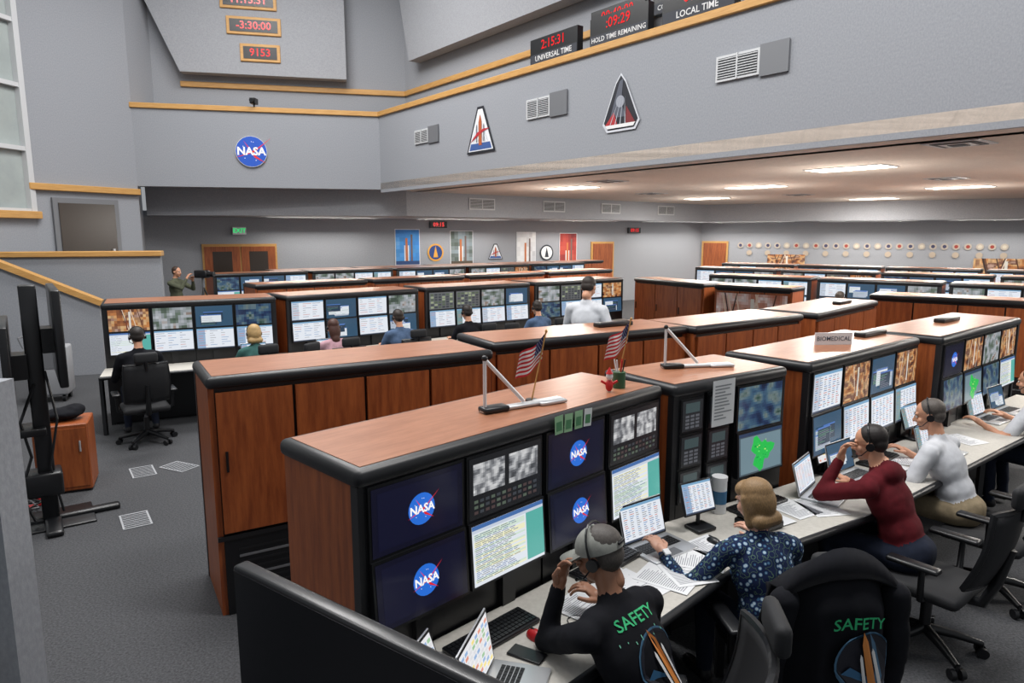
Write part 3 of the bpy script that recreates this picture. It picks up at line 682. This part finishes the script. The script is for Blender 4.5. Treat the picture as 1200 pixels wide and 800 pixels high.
def rocket_art(md,x,z,s):
    m=PRT
    md.disc(x,z,.105*s,-.001,m,(70,110,140),28);md.disc(x,z,.098*s,-.0015,m,(24,26,38),28)
    md.pol([(x-.09*s,z-.04*s),(x+.05*s,z-.095*s),(x+.02*s,z-.06*s),(x-.06*s,z-.01*s)],-.002,m,(60,110,150))
    md.M=T(x,0,z)@RY(-14)
    md.pol([(-.013*s,-.1*s),(.013*s,-.1*s),(.013*s,.07*s),(0,.11*s),(-.013*s,.07*s)],-.003,m,(204,128,60))
    for a in(-.03,.019): md.pol([(a*s,-.105*s),((a+.011)*s,-.105*s),((a+.011)*s,.03*s),((a+.0055)*s,.045*s),(a*s,.03*s)],-.0035,m,(226,226,226))
    md.pol([(-.03*s,-.105*s),(.03*s,-.105*s),(.0,-.15*s)],-.0025,m,(240,190,80));md.M=Matrix()
def safety_decal(md):
    md.text('SAFETY',0.0,.115,.062,-.0,PRT,(40,180,115),.01);rocket_art(md,.03,-.05,1.1)
    for i in range(8): md.rect(-.12+i*.03,.03+random.uniform(0,.04),-.117+i*.03,.033+random.uniform(0,.04),-.0,PRT,(120,200,170))
chair(.52,2.24,172)
person('seated_man_in_cap',.58,2.28,132,lean=34,yaw=18,pitch=20,hands=[(.20,.50,.79),(-.105,.45,.99,(.25,-.1,1),(0,1,.1))],poles=[None,(-.15,.15,-1)],shirt=NAVY,pants=JEAN,skin=(150,105,80),hair=(80,74,70),cap=CAPM,back_decal=safety_decal,curl=.6,scale=1.03)
JX,JY,JD=1.30,3.02,96
chair(JX,JY,JD)
person('seated_woman',1.24,3.0,98,lean=24,yaw=22,pitch=18,hands=[(.15,.44,.79),(-.42,.37,.79)],shirt=BLOUSE,pants=JEAN,skin=(212,162,138),hair=(152,120,80),style='bob',female=True,headset=False,sleeve='long',watch=True,hipz=.51)
chair(2.42,3.70,128)
person('seated_man_in_hoodie',2.37,3.80,128,lean=28,yaw=20,pitch=12,hands=[(.2,.5,.79),(-.115,.41,1.03,(.25,-.1,1),(0,1,.1))],poles=[None,(-.5,.35,-1)],shirt=MAROON,pants=JEAN,hair=(36,28,26),hood=True,curl=.6)
chair(3.20,4.30,128)
person('seated_man_in_polo',3.10,4.44,128,lean=26,yaw=20,pitch=14,hands=[(.2,.48,.79),(-.2,.46,.79)],shirt=POLO,pants=KHAKI,hair=(96,88,82),sleeve='short')
chair(4.62,5.4,125)
person('seated_man_in_polo',4.56,5.50,125,lean=22,hands=[(.2,.48,.79),(-.25,.5,.79)],shirt=POLO,pants=JEAN,hair=(50,40,34),sleeve='short',vox=.016)
for x,y,sh,hr,st,fm in((-4.30,7.98,NAVY,(40,32,28),'short',False),(-3.15,8.55,GRN,(200,165,110),'bob',True),(-2.3,9.1,PINK,(80,45,35),'long',True),(-1.55,9.85,BLUEC,(50,38,30),'short',False),(-.6,10.5,NAVY,(40,32,28),'short',False),(.5,11.2,BLUEC,(45,35,30),'short',False)):
    person('seated_operator',x,y-.2,125,lean=14,shirt=sh,pants=JEAN,hair=hr,style=st,female=fm,vox=.022,hipz=.57);chair(x+.04,y-.26,125)
for x,y,sh in((6.1,12.75,BLUEC),(8.3,11.0,POLO)):
    person('seated_operator',x,y,52,lean=12,shirt=sh,pants=JEAN,hair=(50,38,30),vox=.028,hipz=.57);chair(x-.03,y-.05,52)
for x,y,d in((-2.75,8.3,150),(-.2,10.3,120),(1.0,11.3,100)): chair(x,y,d)
person('standing_man_in_white_shirt',.86,8.0,60,sit=False,lean=6,pitch=25,hands=[(.2,.25,1.1),(-.15,.3,1.15)],shirt=POLO,pants=JEAN,hair=(50,40,34),vox=.016,headset=False,scale=1.1)
person('camera_operator',-7.15,14.5,-10,sit=False,lean=3,pitch=5,hands=[(.08,.35,1.5),(-.1,.35,1.45)],shirt=cloth('olive',(92,96,78)),pants=JEAN,hair=(70,50,40),vox=.02,headset=False)
mb=MB();mb.rbox(-.08,.08,-.16,.12,1.5,1.66,BLKM,.02);mb.cyl((0,.12,1.58),(0,.26,1.58),.055,BLKM);mb.cyl((0,0,1.5),(0,0,1.3),.03,GREY)
for k in range(3): a=k*2.09;mb.cyl((0,0,1.3),(.45*math.cos(a),.45*math.sin(a),0),.018,BLKM)
mb.build('video_camera_on_tripod',(-6.5,14.4,0),math.radians(-100))
# ---------------------------------------------------------------- jacket on the woman's chair
def jacket():
    E=empty('draped_safety_jacket',(JX,JY,0),math.radians(JD-90));nu,nv=37,41
    def pos(u,v):
        x=(u-.5);wd=.50+.10*v
        z=1.04-.88*v
        y=-.47-.05*(1-abs(2*u-1)**2.2)-.012*math.sin(u*26+v*2)*min(1,v*2)-.008*math.sin(u*51)*v
        if v<.12: z=1.04-.88*v-.10*(abs(2*u-1)**2);y+= .05*(1-v/.12)
        else: z-=.10*(abs(2*u-1)**2)*max(0,1-(v-.12)*2)
        y+=.14*abs(2*u-1)**3
        return Vector((x*wd,y,z))
    vs=[];fs=[]
    for j in range(nv):
        for i in range(nu): vs.append(pos(i/(nu-1),j/(nv-1)))
    for j in range(nv-1):
        for i in range(nu-1): a=j*nu+i;fs.append((a,a+1,a+nu+1,a+nu))
    mb=MB();mb.add(vs,fs,NAVY,smooth=True);o=mb.build('jacket_back',parent=E);s=o.modifiers.new('s','SOLIDIFY');s.thickness=.018;s.offset=1
    mb=MB()
    back=[((i/12-.5)*.5,-.48+.05*abs(2*i/12-1),1.04-.1*abs(2*i/12-1)**2) for i in range(13)]
    crest=[((i/12-.5)*.47,-.42,1.13-.16*abs(2*i/12-1)**2) for i in range(13)]
    top=[((i/12-.5)*.5,-.34,1.05-.1*abs(2*i/12-1)**2) for i in range(13)];bot=[((i/12-.5)*.5,-.25,.72) for i in range(13)]
    v2=back+crest+top+bot;f2=[]
    for i in range(12): f2+=[(i,i+1,14+i,13+i),(13+i,14+i,27+i,26+i),(26+i,27+i,40+i,39+i)]
    mb.add(v2,f2,NAVY,smooth=True);o=mb.build('jacket_collar',parent=E);s=o.modifiers.new('s','SOLIDIFY');s.thickness=.02;s.offset=1
    for s_ in(-1,1):
        me=remesh([('c',(s_*.24,-.42,.93),(s_*.27,-.41,.7),.06,.055,NAVY),('c',(s_*.27,-.41,.7),(s_*.26,-.38,.42),.055,.045,NAVY)],.012,'sleeve',3,.006);link('sleeve',me,parent=E)
    md=MB();md.text('SAFETY',.02,.13,.07,0,PRT,(40,180,115),.01);rocket_art(md,.06,-.04,1.3)
    out=[]
    for v in md.v:
        u=.5+v[0]/.53;w=.32-v[2]/.88;p=pos(max(0,min(1,u)),max(0,min(1,w)));out.append((p.x,p.y-.028+v[1],p.z))
    md.v=out;md.build('jacket_emblem',parent=E)
jacket()
# ---------------------------------------------------------------- desk items
def laptop(x,y,deg,kind='sheet',z=.741,col=ALU,w=.33,d=.23,open_=105):
    mb=MB();mb.rbox(-w/2,w/2,-d/2,d/2,0,.014,col,.005)
    for r in range(5):
        for c in range(13): mb.box(-w/2+.03+c*.0208,-w/2+.048+c*.0208,d/2-.055-r*.019,d/2-.04-r*.019,.014,.0165,BLKM)
    mb.box(-.05,.05,-d/2+.012,-d/2+.075,.014,.0148,GREY)
    mb.M=T(0,d/2,.012)@RX(-(open_-90));mb.rbox(-w/2,w/2,0,.008,0,.215,col,.003);mb.box(-w/2+.003,w/2-.003,-.0015,.001,.004,.211,BLKM)
    mb.M=mb.M@T(-w/2+.01,-.002,.012);screen(mb,kind,w-.02,.19);mb.M=Matrix()
    return mb.build('laptop',(x,y,z),math.radians(deg))
def keyboard(x,y,deg,z=.741):
    mb=MB();mb.rbox(-.22,.22,-.07,.07,0,.02,BLKM,.008)
    for r in range(5):
        for c in range(20): mb.box(-.208+c*.0208,-.191+c*.0208,-.058+r*.023,-.04+r*.023,.02,.026,BEZ)
    return mb.build('keyboard',(x,y,z),math.radians(deg))
def mouse(x,y,deg,m=RED):
    mb=MB();mb.ell((0,0,0),(.03,.052,.034),m,16,6,z0=0);mb.box(-.003,.003,.01,.04,.028,.034,BLKM);return mb.build('computer_mouse',(x,y,.741),math.radians(deg))
def paper(x,y,deg,w=.216,h=.28,z=.742,name='paper_sheet'):
    mb=MB();mb.box(-w/2,w/2,-h/2,h/2,0,.0015,WHITE)
    for i in range(22):
        l=random.uniform(.3,.85)*w;mb.box(-w/2+.02,-w/2+.02+l*.9,h/2-.02-i*.011-.004,h/2-.02-i*.011,.0016,.002,PRT,(140,142,150))
    return mb.build(name,(x,y,z),math.radians(deg))
def tablet(x,y,deg,kind,z=.741,w=.2,h=.14):
    mb=MB();mb.rbox(-.07,.07,-.05,.07,0,.02,BLKM,.008);mb.cyl((0,.03,.02),(0,.03,.12),.012,BLKM);mb.M=T(0,.01,.1)@RX(-18);mb.rbox(-w/2,w/2,0,.015,-.01,h+.01,BLKM,.005);mb.M=mb.M@T(-w/2+.01,-.002,0);screen(mb,kind,w-.02,h)
    mb.M=Matrix();return mb.build('small_display',(x,y,z),math.radians(deg))
laptop(.0,2.27,75,'grid',open_=100);laptop(-.19,2.16,72,'grid',open_=110,w=.28,d=.2)
keyboard(-.08,2.63,45);mouse(.10,2.62,40)
mb=MB();mb.rbox(-.038,.038,-.075,.075,0,.009,BLKM,.004);mb.rbox(-.034,.034,-.07,.07,.009,.0095,BEZ,.0002,1);mb.build('smartphone',(.06,2.50,.741),math.radians(60))
laptop(.80,3.43,36,'sheet',open_=105);tablet(1.08,3.68,30,'sheet',w=.24,h=.17)
for i,(x,y,d) in enumerate(((.58,3.04,40),(.76,3.12,55),(.48,3.08,20),(1.08,3.42,35),(1.72,3.98,30),(.34,2.84,50),(1.5,3.84,30),(2.7,4.75,30),(3.7,5.4,20),(2.95,4.85,70),(.86,3.18,15),(.95,3.3,70),(1.9,4.0,10))): paper(x,y,d,z=.742+.002*(i%4))
keyboard(.48,3.25,45);mouse(1.10,3.50,30,BLKM)
laptop(2.02,4.18,50,'sheet');laptop(2.40,4.52,36,'win');tablet(2.22,4.58,35,'grid',w=.26,h=.18);tablet(3.3,5.42,35,'sheet',w=.28,h=.18)
laptop(3.3,5.02,40,'sheet');laptop(4.35,6.0,35,'sheet');laptop(4.75,6.3,35,'win');keyboard(2.72,4.88,40);keyboard(1.52,4.02,35)
mb=MB();mb.cyl((0,0,0),(0,0,.2),.045,WHITE,n=20);mb.cyl((0,0,.2),(0,0,.225),.047,WHITE,n=20);mb.cyl((0,0,.06),(0,0,.14),.0458,mat('label_blue',(60,110,150),.5),n=20);mb.build('wipes_canister',(1.25,3.93,.741))
mb=MB();mb.rbox(-.11,.11,-.09,.09,0,.05,BLKM,.015);mb.rbox(-.1,-.05,-.09,.09,.05,.08,BLKM,.015)
for i in range(4):
    for j in range(3): mb.box(-.02+i*.028,.0+i*.028,-.06+j*.035,-.035+j*.035,.05,.056,GREY)
mb.build('desk_telephone',(1.42,3.72,.741),math.radians(30))
mb=MB();mb.tube([(.04*math.cos(i*.5),.04*math.sin(i*.5),.003+.001*(i%3)) if i<12 else (.04+.05*(i-12),.02*math.sin(i),.003) for i in range(18)],.0025,BLKM,6);mb.build('headset_cord',(.28,2.74,.741),.6)
for x,y in((-4.55,8.25),(-2.5,9.35),(-3.4,8.95)): laptop(x,y,32,'sheet')
# ---------------------------------------------------------------- items on console tops
def flag(x,y,deg,z=HC+.003,s=1.0):
    mb=MB();mb.cyl((0,0,0),(0,0,.012),.03,BLKM,n=14);tilt=.10
    mb.cyl((0,0,0),(tilt*.7,0,.34),.0035,TRIMW,n=6);mb.ell((tilt*.72,0,.345),(.007,.007,.009),TRIMW,8,5)
    w,h=.21,.135;nx=26
    def fp(u,v):
        x=tilt*.7-.02*(1-v) - u*w*.62;z=.335-(1-v)*h-u*.085-.02*math.sin(u*3);yy=.018*math.sin(u*9+v)*(.3+u);return (x,yy,z)
    for i in range(nx):
        for j in range(13):
            u0,u1,v0,v1=i/nx,(i+1)/nx,j/13,(j+1)/13
            c=(190,26,40) if j%2==0 else (225,225,225)
            if u1<=.42 and j>=6: c=(36,44,100)
            mb.add([fp(u0,v0),fp(u1,v0),fp(u1,v1),fp(u0,v1)],[(0,1,2,3)],PRT,c,True)
            if u1<=.42 and j>=6 and (i+j)%2==0:
                p=Vector(fp((u0+u1)/2,(v0+v1)/2))
                for o in(-.001,.001): mb.add([(p.x-.0018,p.y+o,p.z),(p.x,p.y+o,p.z-.0018),(p.x+.0018,p.y+o,p.z),(p.x,p.y+o,p.z+.0018)],[(0,1,2,3)],PRT,(235,235,235))
    o=mb.build('american_flag',(x,y,z),math.radians(deg));o.scale=(s,s,s);return o
flag(.10,3.42,12,s=1.05);flag(.62,3.93,12,s=1.05)
def arm(x,y,deg):
    mb=MB();mb.rbox(-.02,.46,-.025,.025,0,.02,ALU,.008);mb.rbox(-.02,.12,-.04,.04,.0,.028,BLKM,.01);mb.rbox(.3,.46,-.045,.045,0,.018,ALU,.006)
    mb.cyl((0,0,.02),(0,0,.27),.009,WHITE,n=8);mb.cyl((0,0,.26),(.22,0,.03),.010,WHITE,n=8);mb.ell((0,0,.265),(.015,.015,.015),BLKM,10,6)
    return mb.build('folded_arm_lamp',(x,y,HC+.004),math.radians(deg))
arm(-.13,3.19,32);arm(.98,4.30,10)
def cards(mb):
    for i in range(4): x=i*.075;mb.M=T(x,0,0)@RY(random.uniform(-6,6));mb.rect(0,-.09,.06,0,0,PRT,(140,180,140) if i<3 else (205,210,210));mb.rect(.01,-.075,.05,-.03,-.001,PRT,(70,125,85))
    mb.M=Matrix()
emit_mb(on(*R1A,1.06,1.552,-.035),cards,'note_cards')
def p2(mb): mb.rect(0,-.28,.2,0,0,PRT,(215,218,220));[mb.rect(.02,-.04-i*.02,.02+random.uniform(.08,.16),-.032-i*.02,-.001,PRT,(130,135,140)) for i in range(11)]
emit_mb(on(*R1B,.28,1.55,-.05),p2,'posted_notice')
mb=MB();mb.cyl((0,0,0),(0,0,.09),.035,mat('green_cup',(50,90,60),.5),n=16)
for i in range(6): mb.cyl((.01*math.cos(i),.01*math.sin(i),.05),(.03*math.cos(i),.03*math.sin(i),.16),.004,random.choice([RED,BLKM,WHITE]),n=6)
mb.build('pencil_cup',(.60,3.74,HC+.003))
mb=MB();mb.ell((0,0,.035),(.022,.022,.035),RED,10,6);mb.ell((0,0,.085),(.02,.02,.022),WHITE,10,6);mb.cyl((0,0,.1),(0,0,.135),.02,RED,.002);mb.cyl((-.012,0,.04),(-.045,0,.06),.007,RED);mb.cyl((.012,0,.04),(.045,0,.06),.007,RED);mb.build('figurine',(.53,3.64,HC+.003))
mb=MB();mb.box(-.15,.15,-.005,.005,0,.095,WHITE);mb.text('BIOMEDICAL',0,.047,.048,-.007,PRT,(50,70,90),.005);mb.build('biomedical_sign',(2.5,5.25,HC+.003),math.radians(5))
for x,y,d in((3.05,5.75,38),(4.3,6.7,38),(.95,6.35,30),(4.1,8.45,45)):
    mb=MB();mb.rbox(-.2,.2,-.05,.05,0,.04,BLKM,.01);mb.build('sound_bar',(x,y,HC+.003),math.radians(d))
# ---------------------------------------------------------------- left floor equipment
mb=MB()
mb.rbox(-.5,.5,-.05,.05,0,.05,BLKM,.02);mb.rbox(-.06,.06,-.42,.42,0,.05,BLKM,.02);mb.rbox(-.3,.3,-.25,.25,.0,.02,BLKM,.008)
mb.rbox(-.07,.05,-.06,.06,.03,2.0,BLKM,.012)
mb.rbox(.13,.19,-.5,.5,1.22,1.98,BLKM,.012);mb.box(.05,.14,-.12,.12,1.45,1.65,BLKM)
mb.rbox(-.22,-.16,-.5,.5,1.0,1.72,BLKM,.012);mb.box(-.17,-.06,-.12,.12,1.25,1.45,BLKM)
mb.rbox(-.22,.02,-.15,.15,.78,.84,BLKM,.01);mb.rbox(-.16,.1,-.12,.12,.25,.45,BLKM,.02)
mb.tube([(-.03,-.07,1.2),(-.15,-.1,.9),(-.1,-.08,.6),(-.2,-.1,.3),(-.12,-.1,.06)],.012,BLKM,6);mb.tube([(.05,-.07,1.3),(.1,-.12,.9),(.02,-.1,.5),(.08,-.1,.1)],.01,BLKM,6);mb.build('rolling_display_stand',(-3.9,5.5,0),math.radians(36))
mb=MB()
for s in range(5):
    c=[RED,BLKM,BLKM,RED,GREY][s];pts=[Vector((.25*math.sin(t*1.3+s),.2*math.cos(t*.9+s*2),.02+.012*(s%3))) for t in range(8)];mb.tube(pts,.009,c,6)
mb.build('cable_coil',(-4.4,5.75,0))
mb=MB();mb.rbox(-.22,.22,-.22,.22,.02,.66,WOOD,.01,1);mb.box(-.2,.2,-.228,-.219,.06,.62,WOOD);mb.box(-.2,.2,-.2,.2,0,.03,BLKM);mb.cyl((.15,-.24,.4),(.15,-.24,.5),.008,ALU);mb.build('wooden_cabinet',(-4.27,6.3,0),math.radians(25))
me=remesh([('e',(0,0,.06),(.18,.14,.06),I3,NAVY),('e',(.08,.03,.09),(.11,.1,.05),I3,NAVY)],.014,'bag',3,.012);link('black_bag',me,(-4.27,6.3,.66),.3)
mb=MB();mb.rbox(-.25,.25,-.22,.22,.1,.8,LGREY,.03);mb.box(-.2,.2,-.23,-.21,.5,.75,GREY);mb.rbox(-.15,.15,-.15,.15,.8,1.0,LGREY,.03)
for i in(-.18,.18):
    for j in(-.15,.15): mb.cyl((i-.02,j,.05),(i+.02,j,.05),.05,BLKM)
mb.tube([(-.25,-.2,.8),(-.3,-.2,.95),(-.3,.2,.95),(-.25,.2,.8)],.012,GREY,6);mb.build('equipment_cart',(-6.75,9.8,0),math.radians(20))
# ---------------------------------------------------------------- foreground display
a=math.radians(-36)
mb=MB();mb.rbox(0,1.0,-.02,.03,.88,1.49,BEZ,.012,3);mb.box(.012,.988,-.022,-.018,.9,1.478,mat('display_face',(24,25,29),.25));mb.rbox(.2,.8,.03,.07,1.0,1.35,BLKM,.02)
mb.rbox(.47,.53,.04,.09,.05,1.2,BLKM,.01);mb.rbox(.2,.8,-.02,.14,0.0,.05,BLKM,.015);mb.rbox(.45,.55,-.22,.3,0,.05,BLKM,.015)
mb.build('large_display_on_stand',(-.77,1.8,0),a)
# ---------------------------------------------------------------- world & camera
w=bpy.data.worlds.new('w');SC.world=w;w.use_nodes=True;w.node_tree.nodes['Background'].inputs['Color'].default_value=(.92,.96,1,1);w.node_tree.nodes['Background'].inputs['Strength'].default_value=.34
cd=bpy.data.cameras.new('camera');cd.lens=24;cd.sensor_width=36;cd.clip_start=.05;co=bpy.data.objects.new('camera',cd);COL.objects.link(co)
co.location=(0,0,2.4);co.rotation_euler=(math.radians(90-8.9),0,0);SC.camera=co
